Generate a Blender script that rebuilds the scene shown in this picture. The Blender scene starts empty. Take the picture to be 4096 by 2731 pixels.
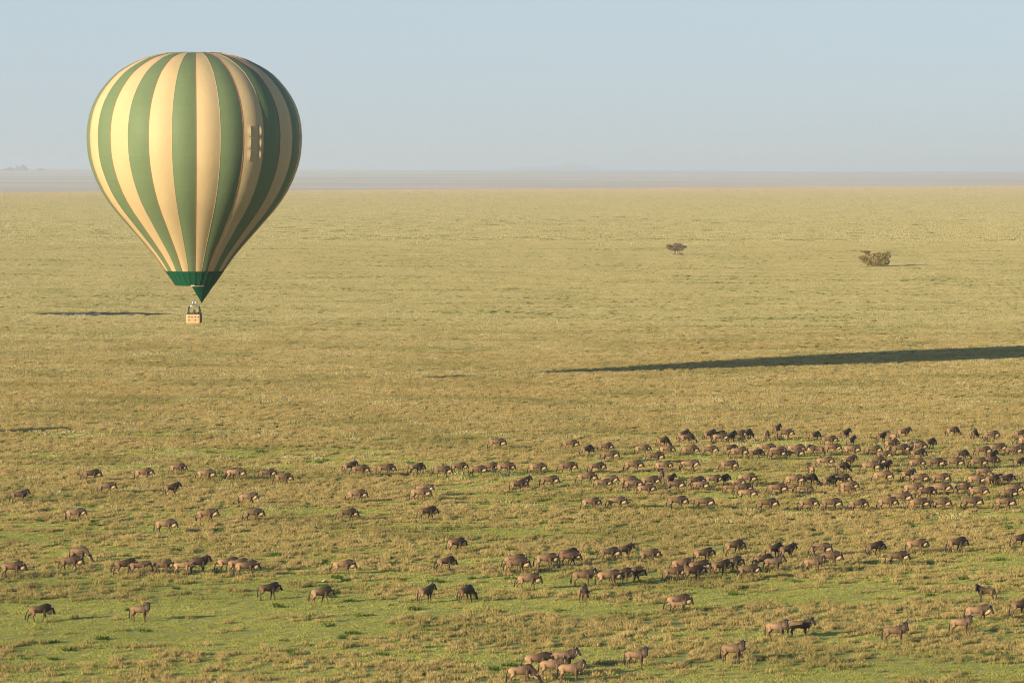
import bpy, bmesh, math, random
import numpy as np
from mathutils import Vector, Matrix, noise as mnoise

random.seed(7)
rng = np.random.default_rng(11)
R = math.radians
scene = bpy.context.scene
COL = scene.collection

# ------------------------------------------------------------------ camera, sky, sun, exposure
LENS = 140.0
W, HPX, F = 4096.0, 2731.0, 4096.0 * LENS / 36
KD = LENS / 80.0                                            # how much farther things stand than through an 80 mm lens
CAM_H = 32.0
cam_data = bpy.data.cameras.new('camera')
cam_data.lens = LENS
cam_data.sensor_width = 36.0
cam_data.clip_start = 1.0
cam_data.clip_end = 300000.0
cam = bpy.data.objects.new('camera', cam_data)
COL.objects.link(cam)
PITCH = math.degrees(math.atan((HPX / 2 - 672) / F))
cam_rot = Matrix.Rotation(R(90 - PITCH), 3, 'X') @ Matrix.Rotation(R(0.14), 3, 'Z')
cam.matrix_world = Matrix.Translation((0, 0, CAM_H)) @ cam_rot.to_4x4()
scene.camera = cam

SUN = Vector((-1.135, -0.585 * KD, 0.315)).normalized()          # towards the sun
SUN_EL = math.asin(SUN.z)
SUN_AZ = math.atan2(SUN.x, SUN.y)                          # clockwise from +Y
world = bpy.data.worlds.new('World')
scene.world = world
world.use_nodes = True
wn = world.node_tree
for n in list(wn.nodes):
    wn.nodes.remove(n)
sky = wn.nodes.new('ShaderNodeTexSky')
sky.sky_type = 'NISHITA'
sky.sun_disc = False
sky.sun_elevation = SUN_EL
sky.sun_rotation = SUN_AZ
sky.altitude = 1500
sky.air_density = 1.0
sky.dust_density = 0.4
sky.ozone_density = 2.5
bg = wn.nodes.new('ShaderNodeBackground')
bg.inputs['Strength'].default_value = 0.085
wo = wn.nodes.new('ShaderNodeOutputWorld')
# pale blue haze low down all round, clear air overhead
geo_w = wn.nodes.new('ShaderNodeNewGeometry')
sep_w = wn.nodes.new('ShaderNodeSeparateXYZ')
wn.links.new(geo_w.outputs['Incoming'], sep_w.inputs[0])
el_w = wn.nodes.new('ShaderNodeMapRange')
el_w.interpolation_type = 'SMOOTHSTEP'
for i, q in enumerate((-0.02, -0.6, 0.80, 0.10)):
    el_w.inputs[i + 1].default_value = q
wn.links.new(sep_w.outputs[2], el_w.inputs[0])
mix_w = wn.nodes.new('ShaderNodeMix')
mix_w.data_type = 'RGBA'
mix_w.inputs[7].default_value = (2.95, 3.50, 4.25, 1)
wn.links.new(el_w.outputs[0], mix_w.inputs[0])
wn.links.new(sky.outputs[0], mix_w.inputs[6])
wn.links.new(mix_w.outputs[2], bg.inputs['Color'])
wn.links.new(bg.outputs[0], wo.inputs['Surface'])

sun_data = bpy.data.lights.new('sun', 'SUN')
sun_data.energy = 4.6
sun_data.angle = R(0.53)
sun_data.color = (1.0, 0.82, 0.56)
sun = bpy.data.objects.new('sun', sun_data)
COL.objects.link(sun)
sun.rotation_euler = SUN.to_track_quat('Z', 'Y').to_euler()
sun.location = (0, 0, 100)

scene.view_settings.view_transform = 'Standard'
scene.view_settings.look = 'None'
scene.view_settings.gamma = 1.0
scene.view_settings.exposure = 0.95
scene.view_settings.use_curve_mapping = False
scene.render.engine = 'CYCLES'
scene.cycles.use_denoising = True
scene.cycles.max_bounces = 6
scene.cycles.diffuse_bounces = 2
scene.cycles.transmission_bounces = 4
scene.cycles.transparent_max_bounces = 4
scene.cycles.volume_bounces = 1
scene.cycles.filter_width = 1.1

# ------------------------------------------------------------------ helpers
def px_ray(u, v):
    return (cam_rot @ Vector(((u - W / 2) / F, -(v - HPX / 2) / F, -1.0)))

def px_ground(u, v, z=0.0):
    d = px_ray(u, v)
    t = (z - CAM_H) / d.z
    return Vector((d.x * t, d.y * t, z))

def link(o, parent=None):
    COL.objects.link(o)
    if parent is not None:
        o.parent = parent
    return o

def mesh_obj(name, me, parent=None, mat=None):
    o = bpy.data.objects.new(name, me)
    if mat is not None and not me.materials:
        me.materials.append(mat)
    return link(o, parent)

def empty(name, loc=(0, 0, 0)):
    o = bpy.data.objects.new(name, None)
    o.empty_display_size = 0.3
    o.location = loc
    return link(o)

def tag(o, label=None, cat=None, group=None, kind=None):
    if label: o['label'] = label
    if cat: o['category'] = cat
    if group: o['group'] = group
    if kind: o['kind'] = kind
    return o

def from_py(name, verts, faces, smooth=False):
    me = bpy.data.meshes.new(name)
    me.from_pydata(verts, [], faces)
    me.validate()
    if smooth:
        me.polygons.foreach_set('use_smooth', [True] * len(me.polygons))
    me.update()
    return me

class MB:
    """collects shapes into one mesh"""
    def __init__(self):
        self.v, self.f = [], []
    def add(self, verts, faces):
        b = len(self.v)
        self.v += [tuple(p) for p in verts]
        self.f += [tuple(i + b for i in f) for f in faces]
        return self
    def box(self, c, s):
        x, y, z = c; a, b, d = s[0] / 2, s[1] / 2, s[2] / 2
        vs = [(x + i * a, y + j * b, z + k * d) for k in (-1, 1) for j in (-1, 1) for i in (-1, 1)]
        return self.add(vs, [(0, 2, 3, 1), (4, 5, 7, 6), (0, 1, 5, 4), (2, 6, 7, 3), (0, 4, 6, 2), (1, 3, 7, 5)])
    def tube(self, pts, rad, n=8):
        """swept circular tube with caps; rad a number or a list"""
        pts = [Vector(p) for p in pts]
        if not hasattr(rad, '__len__'):
            rad = [rad] * len(pts)
        rings = []
        prev = None
        for i, p in enumerate(pts):
            t = (pts[min(i + 1, len(pts) - 1)] - pts[max(i - 1, 0)]).normalized()
            if prev is None:
                a = Vector((0, 1, 0)) if abs(t.y) < 0.9 else Vector((1, 0, 0))
            else:
                a = prev
            s = (a - t * a.dot(t)).normalized()
            prev = s
            q = t.cross(s)
            rings.append([p + rad[i] * (math.cos(2 * math.pi * k / n) * s + math.sin(2 * math.pi * k / n) * q) for k in range(n)])
        return self.loft(rings)
    def loft(self, rings):
        n = len(rings[0])
        vs = [p for r in rings for p in r]
        fs = []
        for i in range(len(rings) - 1):
            for k in range(n):
                k2 = (k + 1) % n
                fs.append((i * n + k, i * n + k2, (i + 1) * n + k2, (i + 1) * n + k))
        fs.append(tuple(reversed(range(n))))
        fs.append(tuple((len(rings) - 1) * n + k for k in range(n)))
        return self.add(vs, fs)
    def mesh(self, name, smooth=False):
        me = from_py(name, self.v, self.f, smooth)
        bm = bmesh.new(); bm.from_mesh(me)
        bmesh.ops.recalc_face_normals(bm, faces=bm.faces)
        bm.to_mesh(me); bm.free()
        return me

def remeshed(name, mb, voxel, faces, smooth_it=4):
    """union of overlapping shapes into one continuous, decimated skin"""
    me = mb.mesh(name + '_raw')
    o = bpy.data.objects.new('tmp', me)
    COL.objects.link(o)
    m = o.modifiers.new('r', 'REMESH'); m.mode = 'VOXEL'; m.voxel_size = voxel
    s = o.modifiers.new('s', 'SMOOTH'); s.factor = 0.5; s.iterations = smooth_it
    dg = bpy.context.evaluated_depsgraph_get()
    n = len(o.evaluated_get(dg).data.polygons)
    d = o.modifiers.new('d', 'DECIMATE'); d.ratio = min(1.0, faces / max(1, n * 2))
    dg = bpy.context.evaluated_depsgraph_get()
    out = bpy.data.meshes.new_from_object(o.evaluated_get(dg))
    out.name = name
    COL.objects.unlink(o)
    bpy.data.objects.remove(o)
    bpy.data.meshes.remove(me)
    out.polygons.foreach_set('use_smooth', [True] * len(out.polygons))
    return out

def vcol(me, fn, name='coat'):
    a = me.color_attributes.new(name, 'FLOAT_COLOR', 'POINT')
    buf = []
    for v in me.vertices:
        c = fn(v.co)
        buf += [c[0], c[1], c[2], 1.0]
    a.data.foreach_set('color', buf)

# ------------------------------------------------------------------ materials
def new_mat(name):
    m = bpy.data.materials.new(name)
    m.use_nodes = True
    nt = m.node_tree
    for n in list(nt.nodes):
        nt.nodes.remove(n)
    out = nt.nodes.new('ShaderNodeOutputMaterial')
    return m, nt, out

def N(nt, typ, **kw):
    n = nt.nodes.new(typ)
    for k, v in kw.items():
        if k.startswith('i_'):
            n.inputs[k[2:].replace('_', ' ')].default_value = v
        else:
            setattr(n, k, v)
    return n

def mixc(nt, fac, a, b, blend='MIX'):
    n = nt.nodes.new('ShaderNodeMix')
    n.data_type = 'RGBA'
    n.blend_type = blend
    for s, val in ((n.inputs[0], fac), (n.inputs[6], a), (n.inputs[7], b)):
        if hasattr(val, 'is_linked'):
            nt.links.new(val, s)
        elif hasattr(val, '__len__'):
            s.default_value = (*val[:3], 1.0)
        else:
            s.default_value = val
    return n.outputs[2]

def math_n(nt, op, a, b=None, c=None, clamp=False):
    n = nt.nodes.new('ShaderNodeMath'); n.operation = op; n.use_clamp = clamp
    for i, val in enumerate((a, b, c)):
        if val is None: continue
        if hasattr(val, 'is_linked'): nt.links.new(val, n.inputs[i])
        else: n.inputs[i].default_value = val
    return n.outputs[0]

def ramp(nt, val, x0, x1, a=0.0, b=1.0):
    n = nt.nodes.new('ShaderNodeMapRange'); n.clamp = True; n.interpolation_type = 'SMOOTHSTEP'
    nt.links.new(val, n.inputs[0])
    for i, q in enumerate((x0, x1, a, b)): n.inputs[i + 1].default_value = q
    return n.outputs[0]

def noise_tex(nt, vec, scale, detail=3.0, rough=0.55):
    n = nt.nodes.new('ShaderNodeTexNoise')
    n.inputs['Scale'].default_value = scale
    n.inputs['Detail'].default_value = detail
    n.inputs['Roughness'].default_value = rough
    if vec is not None: nt.links.new(vec, n.inputs['Vector'])
    return n

def simple_mat(name, col, rough=0.8, metal=0.0, var=0.12, scale=6.0, bump=0.0):
    m, nt, out = new_mat(name)
    tc = N(nt, 'ShaderNodeTexCoord')
    nz = noise_tex(nt, tc.outputs['Object'], scale, 4)
    c = mixc(nt, nz.outputs[0], tuple(x * (1 - var) for x in col), tuple(min(1, x * (1 + var)) for x in col))
    p = N(nt, 'ShaderNodeBsdfPrincipled', i_Roughness=rough, i_Metallic=metal)
    nt.links.new(c, p.inputs['Base Color'])
    if bump:
        b = N(nt, 'ShaderNodeBump', i_Strength=bump, i_Distance=0.02)
        nt.links.new(nz.outputs[0], b.inputs['Height'])
        nt.links.new(b.outputs[0], p.inputs['Normal'])
    nt.links.new(p.outputs[0], out.inputs['Surface'])
    return m

def fabric_mat(name, col, trans=0.22, seams=True):
    """ripstop balloon cloth: a little light comes through, faint horizontal panel seams, soiling"""
    m, nt, out = new_mat(name)
    tc = N(nt, 'ShaderNodeTexCoord')
    nz = noise_tex(nt, tc.outputs['Object'], 0.35, 5, 0.6)
    c = mixc(nt, nz.outputs[0], tuple(x * 0.90 for x in col), tuple(min(1, x * 1.08) for x in col))
    if seams:
        sx = N(nt, 'ShaderNodeSeparateXYZ'); nt.links.new(tc.outputs['Object'], sx.inputs[0])
        fr = math_n(nt, 'FRACT', math_n(nt, 'MULTIPLY', sx.outputs[2], 0.62))
        ln = math_n(nt, 'GREATER_THAN', fr, 0.955)
        c = mixc(nt, math_n(nt, 'MULTIPLY', ln, 0.04), c, (0.55, 0.5, 0.35))
    nb = noise_tex(nt, tc.outputs['Object'], 1.3, 3)
    bmp = N(nt, 'ShaderNodeBump', i_Strength=0.12, i_Distance=0.25)
    nt.links.new(nb.outputs[0], bmp.inputs['Height'])
    p = N(nt, 'ShaderNodeBsdfPrincipled', i_Roughness=0.55)
    p.inputs['Specular IOR Level'].default_value = 0.12
    t = N(nt, 'ShaderNodeBsdfTranslucent')
    nt.links.new(c, p.inputs['Base Color']); nt.links.new(c, t.inputs['Color'])
    nt.links.new(bmp.outputs[0], p.inputs['Normal']); nt.links.new(bmp.outputs[0], t.inputs['Normal'])
    mx = N(nt, 'ShaderNodeMixShader'); mx.inputs[0].default_value = trans
    nt.links.new(p.outputs[0], mx.inputs[1]); nt.links.new(t.outputs[0], mx.inputs[2])
    nt.links.new(mx.outputs[0], out.inputs['Surface'])
    return m

def grass_mat(name, base, tip, dark, trans=0.4):
    """blades: greener at the base, drier at the tip; each tuft its own shade"""
    m, nt, out = new_mat(name)
    at = N(nt, 'ShaderNodeAttribute', attribute_name='t')
    oi = N(nt, 'ShaderNodeObjectInfo')
    geo = N(nt, 'ShaderNodeNewGeometry')
    nz = noise_tex(nt, geo.outputs['Position'], 0.045, 3)
    c = mixc(nt, ramp(nt, at.outputs['Fac'], 0.05, 0.6), base, tip)
    c = mixc(nt, math_n(nt, 'MULTIPLY', oi.outputs['Random'], 0.65), c, dark)
    c = mixc(nt, ramp(nt, nz.outputs[0], 0.45, 0.7, 0.0, 0.45), c, base)
    d = N(nt, 'ShaderNodeBsdfDiffuse'); t = N(nt, 'ShaderNodeBsdfTranslucent')
    nt.links.new(c, d.inputs[0]); nt.links.new(c, t.inputs[0])
    mx = N(nt, 'ShaderNodeMixShader'); mx.inputs[0].default_value = trans
    nt.links.new(d.outputs[0], mx.inputs[1]); nt.links.new(t.outputs[0], mx.inputs[2])
    nt.links.new(mx.outputs[0], out.inputs['Surface'])
    return m

def ground_mat():
    m, nt, out = new_mat('plain_grass')
    geo = N(nt, 'ShaderNodeNewGeometry')
    P = geo.outputs['Position']
    sx = N(nt, 'ShaderNodeSeparateXYZ'); nt.links.new(P, sx.inputs[0])
    X, Y = sx.outputs[0], sx.outputs[1]
    st = N(nt, 'ShaderNodeVectorMath', operation='MULTIPLY'); nt.links.new(P, st.inputs[0]); st.inputs[1].default_value = (0.35, 1, 1)
    n_fine = noise_tex(nt, P, 1.7, 5, 0.7)
    n_mid = noise_tex(nt, P, 0.11, 4, 0.6)
    n_big = noise_tex(nt, st.outputs[0], 0.012, 4, 0.6)
    n_km = noise_tex(nt, st.outputs[0], 0.0011, 4, 0.6)
    lawn = mixc(nt, n_fine.outputs[0], (0.26, 0.28, 0.075), (0.46, 0.43, 0.14))
    straw = mixc(nt, n_fine.outputs[0], (0.36, 0.31, 0.10), (0.52, 0.42, 0.17))
    olive = (0.24, 0.27, 0.06)
    straw = mixc(nt, ramp(nt, n_mid.outputs[0], 0.5, 0.68, 0, 0.6), straw, olive)
    straw = mixc(nt, ramp(nt, n_big.outputs[0], 0.42, 0.62, 0, 0.55), straw, olive)
    # short green sward near, standing hay further out
    far = ramp(nt, Y, 230 * KD, 420 * KD)
    c = mixc(nt, far, lawn, straw)
    # dry belt along the rise, greyer scrub far behind it
    ridge = math_n(nt, 'SUBTRACT', math_n(nt, 'SUBTRACT', Y, math_n(nt, 'MULTIPLY', X, 0.976 * KD)), 3292.0 * KD)
    dry = math_n(nt, 'MULTIPLY', ramp(nt, ridge, -900, -150), ramp(nt, n_km.outputs[0], 0.35, 0.55))
    c = mixc(nt, math_n(nt, 'MULTIPLY', dry, 0.75), c, (0.62, 0.44, 0.27))
    beyond = ramp(nt, ridge, 100, 900)
    scrub = mixc(nt, ramp(nt, n_km.outputs[0], 0.4, 0.6), (0.55, 0.46, 0.32), (0.75, 0.60, 0.46))
    c = mixc(nt, beyond, c, scrub)
    bmp = N(nt, 'ShaderNodeBump', i_Strength=0.35, i_Distance=0.06)
    nt.links.new(n_fine.outputs[0], bmp.inputs['Height'])
    d = N(nt, 'ShaderNodeBsdfDiffuse')
    nt.links.new(c, d.inputs[0]); nt.links.new(bmp.outputs[0], d.inputs['Normal'])
    nt.links.new(d.outputs[0], out.inputs['Surface'])
    return m

def coat_mat(name, mult=(1, 1, 1)):
    """hide: painted coat pattern, brindle and per-animal shade"""
    m, nt, out = new_mat(name)
    at = N(nt, 'ShaderNodeAttribute', attribute_name='coat')
    oi = N(nt, 'ShaderNodeObjectInfo')
    tc = N(nt, 'ShaderNodeTexCoord')
    nz = noise_tex(nt, tc.outputs['Object'], 7.0, 4, 0.7)
    c = mixc(nt, 1.0, at.outputs['Color'], mult, 'MULTIPLY')
    c = mixc(nt, ramp(nt, nz.outputs[0], 0.3, 0.7, 0.0, 0.35), c, (0.06, 0.04, 0.028))
    sx = N(nt, 'ShaderNodeSeparateXYZ'); nt.links.new(tc.outputs['Object'], sx.inputs[0])
    wv = math_n(nt, 'SINE', math_n(nt, 'ADD', math_n(nt, 'MULTIPLY', sx.outputs[0], 58.0), math_n(nt, 'MULTIPLY', nz.outputs[0], 7.0)))
    wm = math_n(nt, 'MULTIPLY', ramp(nt, wv, 0.1, 0.8), math_n(nt, 'MULTIPLY', ramp(nt, sx.outputs[0], -0.05, 0.2), ramp(nt, sx.outputs[2], 0.62, 0.8)))
    c = mixc(nt, math_n(nt, 'MULTIPLY', wm, 0.65), c, (0.022, 0.016, 0.013))
    k = math_n(nt, 'MULTIPLY_ADD', oi.outputs['Random'], 0.8, 0.65)
    hs = N(nt, 'ShaderNodeHueSaturation'); nt.links.new(c, hs.inputs['Color']); nt.links.new(k, hs.inputs['Value'])
    p = N(nt, 'ShaderNodeBsdfPrincipled', i_Roughness=0.65)
    p.inputs['Specular IOR Level'].default_value = 0.3
    nt.links.new(hs.outputs[0], p.inputs['Base Color'])
    nt.links.new(p.outputs[0], out.inputs['Surface'])
    return m

M_GROUND = ground_mat()
M_STRAW = grass_mat('straw_tussock', (0.15, 0.18, 0.04), (0.61, 0.47, 0.20), (0.30, 0.235, 0.085))  # green blade bases also darkened, painting shade into the gaps
M_HAY = grass_mat('standing_hay', (0.30, 0.31, 0.10), (0.615, 0.52, 0.27), (0.41, 0.375, 0.145))
M_DRY = grass_mat('dry_hay', (0.48, 0.38, 0.23), (0.68, 0.525, 0.335), (0.52, 0.41, 0.25))
M_LAWN = grass_mat('green_sward', (0.26, 0.30, 0.07), (0.50, 0.48, 0.15), (0.31, 0.33, 0.085))
M_HERB = grass_mat('green_herb', (0.06, 0.11, 0.02), (0.12, 0.19, 0.035), (0.06, 0.10, 0.02))
M_COAT = coat_mat('wildebeest_coat')
M_DARKHAIR = simple_mat('black_hair', (0.011, 0.009, 0.008), 0.75, var=0.3)
M_BEARD = simple_mat('straw_beard_hair', (0.40, 0.28, 0.15), 0.8, var=0.25, scale=12)
M_HORN = simple_mat('grey_horn', (0.16, 0.13, 0.10), 0.35, var=0.3)
M_CREAM = fabric_mat('cream_cloth', (0.545, 0.415, 0.23), 0.07)
M_GREEN = fabric_mat('green_cloth', (0.135, 0.185, 0.095), 0.01)
M_SKIRT = fabric_mat('dark_green_cloth', (0.008, 0.105, 0.05), 0.22, False)
M_RED = simple_mat('red_tape', (0.38, 0.11, 0.04), 0.6)
M_PALE = simple_mat('pale_tape', (0.52, 0.46, 0.26), 0.6)
M_WICKER = simple_mat('wicker', (0.56, 0.35, 0.17), 0.6, var=0.25, scale=18, bump=0.5)
M_HOLE = simple_mat('foothold_shade', (0.03, 0.012, 0.006), 0.8)  # near-black colour stands for the shade inside the open footholds
M_DARKBROWN = simple_mat('dark_brown', (0.06, 0.045, 0.035), 0.8)
M_STEEL = simple_mat('burner_steel', (0.55, 0.56, 0.55), 0.3, 0.85)
M_PAD = simple_mat('green_padding', (0.025, 0.055, 0.045), 0.75)
M_ROPE = simple_mat('cable', (0.12, 0.11, 0.10), 0.6)
M_BARK = simple_mat('acacia_bark', (0.22, 0.15, 0.09), 0.9, var=0.3)
M_WHITE = simple_mat('white_feather', (0.80, 0.78, 0.72), 0.7, var=0.05)
M_MUD = simple_mat('dark_mud', (0.055, 0.043, 0.038), 1.0, var=0.4, scale=0.8)
M_MUD.node_tree.nodes['Principled BSDF'].inputs['Specular IOR Level'].default_value = 0.05

def leaf_mat(name, a, b):
    m, nt, out = new_mat(name)
    geo = N(nt, 'ShaderNodeNewGeometry')
    c = mixc(nt, geo.outputs['Random Per Island'], a, b)
    d = N(nt, 'ShaderNodeBsdfDiffuse'); t = N(nt, 'ShaderNodeBsdfTranslucent')
    nt.links.new(c, d.inputs[0]); nt.links.new(c, t.inputs[0])
    mx = N(nt, 'ShaderNodeMixShader'); mx.inputs[0].default_value = 0.3
    nt.links.new(d.outputs[0], mx.inputs[1]); nt.links.new(t.outputs[0], mx.inputs[2])
    nt.links.new(mx.outputs[0], out.inputs['Surface'])
    return m
M_LEAF_A = leaf_mat('acacia_leaf', (0.22, 0.18, 0.10), (0.38, 0.28, 0.17))
M_LEAF_B = leaf_mat('thicket_leaf', (0.26, 0.24, 0.08), (0.50, 0.37, 0.16))

# ------------------------------------------------------------------ ground
def ridge_s(x, y):
    return y - 0.976 * KD * x - 3292.0 * KD

def terrain(x, y):
    s = ridge_s(x, y)
    k = np.clip((s - 0) / 900.0, 0, 1); k = k * k * (3 - 2 * k)
    z = -25.0 * k
    rise = np.clip((s + 900) / 900.0, 0, 1) * np.clip((400 - s) / 400.0, 0, 1)
    z = z + 1.5 * rise
    far = np.clip((y - 6500 * KD) / (11500.0 * KD), 0, 1)          # the land climbs again to a far upland
    z = z + far * 40.0 + far * 1.5 * np.sin(y / 1900.0 + x / 4000.0)
    return z

ys = np.concatenate([np.linspace(-400, 100, 6), np.geomspace(120, 2200 * KD, 60), np.geomspace(2260 * KD, 7000 * KD, 90), np.geomspace(7300 * KD, 18000 * KD, 60)])
us = np.sort(np.concatenate([np.linspace(-1, 1, 81), [-3, -2, 2, 3, -1.5, 1.5]]))
gv, gf = [], []
for y in ys:
    half = max(300.0, 0.34 * abs(y))
    x = us * half
    z = terrain(x, np.full_like(x, y))
    gv += list(zip(x, np.full_like(x, y), z))
nu = len(us)
for j in range(len(ys) - 1):
    for i in range(nu - 1):
        a = j * nu + i
        gf.append((a, a + 1, a + nu + 1, a + nu))
ground = mesh_obj('ground', from_py('ground', gv, gf, True), mat=M_GROUND)
tag(ground, 'wide flat grass plain running to the horizon', kind='structure')

# low blue hills far out
def hill(name, d, x0, wid, h, label, seed, base=6.0):
    n, mrow = 40, 9
    v, f = [], []
    for j in range(mrow):
        b = -1 + 2 * j / (mrow - 1)
        for i in range(n + 1):
            a = -1 + 2 * i / n
            prof = max(0.0, 1 - a * a) ** 1.2 * max(0, 1 - b * b)
            z = h * prof * (0.65 + 0.7 * mnoise.noise(Vector((a * 2.6 + seed, b, seed))))
            v.append((x0 + a * wid / 2, d + b * wid * 0.35, base + max(0, z)))
    for j in range(mrow - 1):
        for i in range(n):
            a = j * (n + 1) + i
            f.append((a, a + 1, a + n + 2, a + n + 1))
    o = mesh_obj(name, from_py(name, v, f, True), mat=M_HILL)
    return tag(o, label, kind='structure')
M_HILL = simple_mat('hill_scrub', (0.10, 0.10, 0.06), 1.0)
hill('hills', 30000 * KD, 590, 2300, 165, 'very faint broad hill on the hazy horizon', 3.1, -40.0)
hill('hills', 15000 * KD, -3235, 110, 50, 'small blue rocky hill at the far left horizon', 9.2)
hill('hills', 15200 * KD, -3340, 190, 26, 'low blue rise beside the small rocky hill', 5.0)
hill('hills', 15100 * KD, -3130, 90, 24, 'short low rise right of the small rocky hill', 7.7)

# ------------------------------------------------------------------ water hole
def pond():
    c = px_ground(400, 1257)
    n = 48
    def outline(sx, sy, sd, zz, dx=0, dy=0):
        vs = []
        for i in range(n):
            a = 2 * math.pi * i / n
            r = 1 + 0.30 * mnoise.noise(Vector((math.cos(a) * 2.2, math.sin(a) * 2.2, sd)))
            vs.append((c.x + dx + sx * r * math.cos(a), c.y + dy + sy * r * math.sin(a) + 1.8 * math.sin(sd + 3 * math.cos(a)), zz))
        return vs
    v = outline(17.0, 9.0, 1.0, 0.006)
    mud = mesh_obj('path', from_py('mud', v, [tuple(range(n))]), mat=M_MUD)
    mud.name = 'mud_bank'
    tag(mud, 'dark wet mud around the small water hole', kind='structure')
    m, nt, out = new_mat('water')
    p = N(nt, 'ShaderNodeBsdfPrincipled', i_Roughness=0.06)
    p.inputs['Base Color'].default_value = (0.05, 0.055, 0.05, 1)
    nt.links.new(p.outputs[0], out.inputs['Surface'])
    for k, (dx, dy, sx, sy) in enumerate(((-7.4, -0.8, 1.2, 1.6), (-4.4, -0.5, 1.2, 1.6), (-1.2, -0.2, 1.1, 1.5), (6.0, -0.2, 1.6, 0.8))):
        w = mesh_obj('water', from_py('water', outline(sx, sy, 4.0 + k, 0.011, dx, dy), [tuple(range(n))]), mat=m)
        tag(w, 'shallow puddle of sky-bright water in the mud', kind='structure')
    return c
POND = pond()

# ------------------------------------------------------------------ haze box
def haze():
    mb = MB().box((0, 30500 * KD, 60 - 31), (52000 * KD, 63000 * KD, 178))
    o = mesh_obj('haze', mb.mesh('haze'))
    m, nt, out = new_mat('haze_air')
    v = N(nt, 'ShaderNodeVolumePrincipled')
    v.inputs['Color'].default_value = (0.80, 0.91, 1.0, 1)
    v.inputs['Density'].default_value = 0.000105 / KD
    v.inputs['Anisotropy'].default_value = 0.28
    nt.links.new(v.outputs[0], out.inputs['Volume'])
    o.data.materials.append(m)
    tag(o, 'thin morning haze over the whole plain', kind='stuff')
haze()

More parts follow.
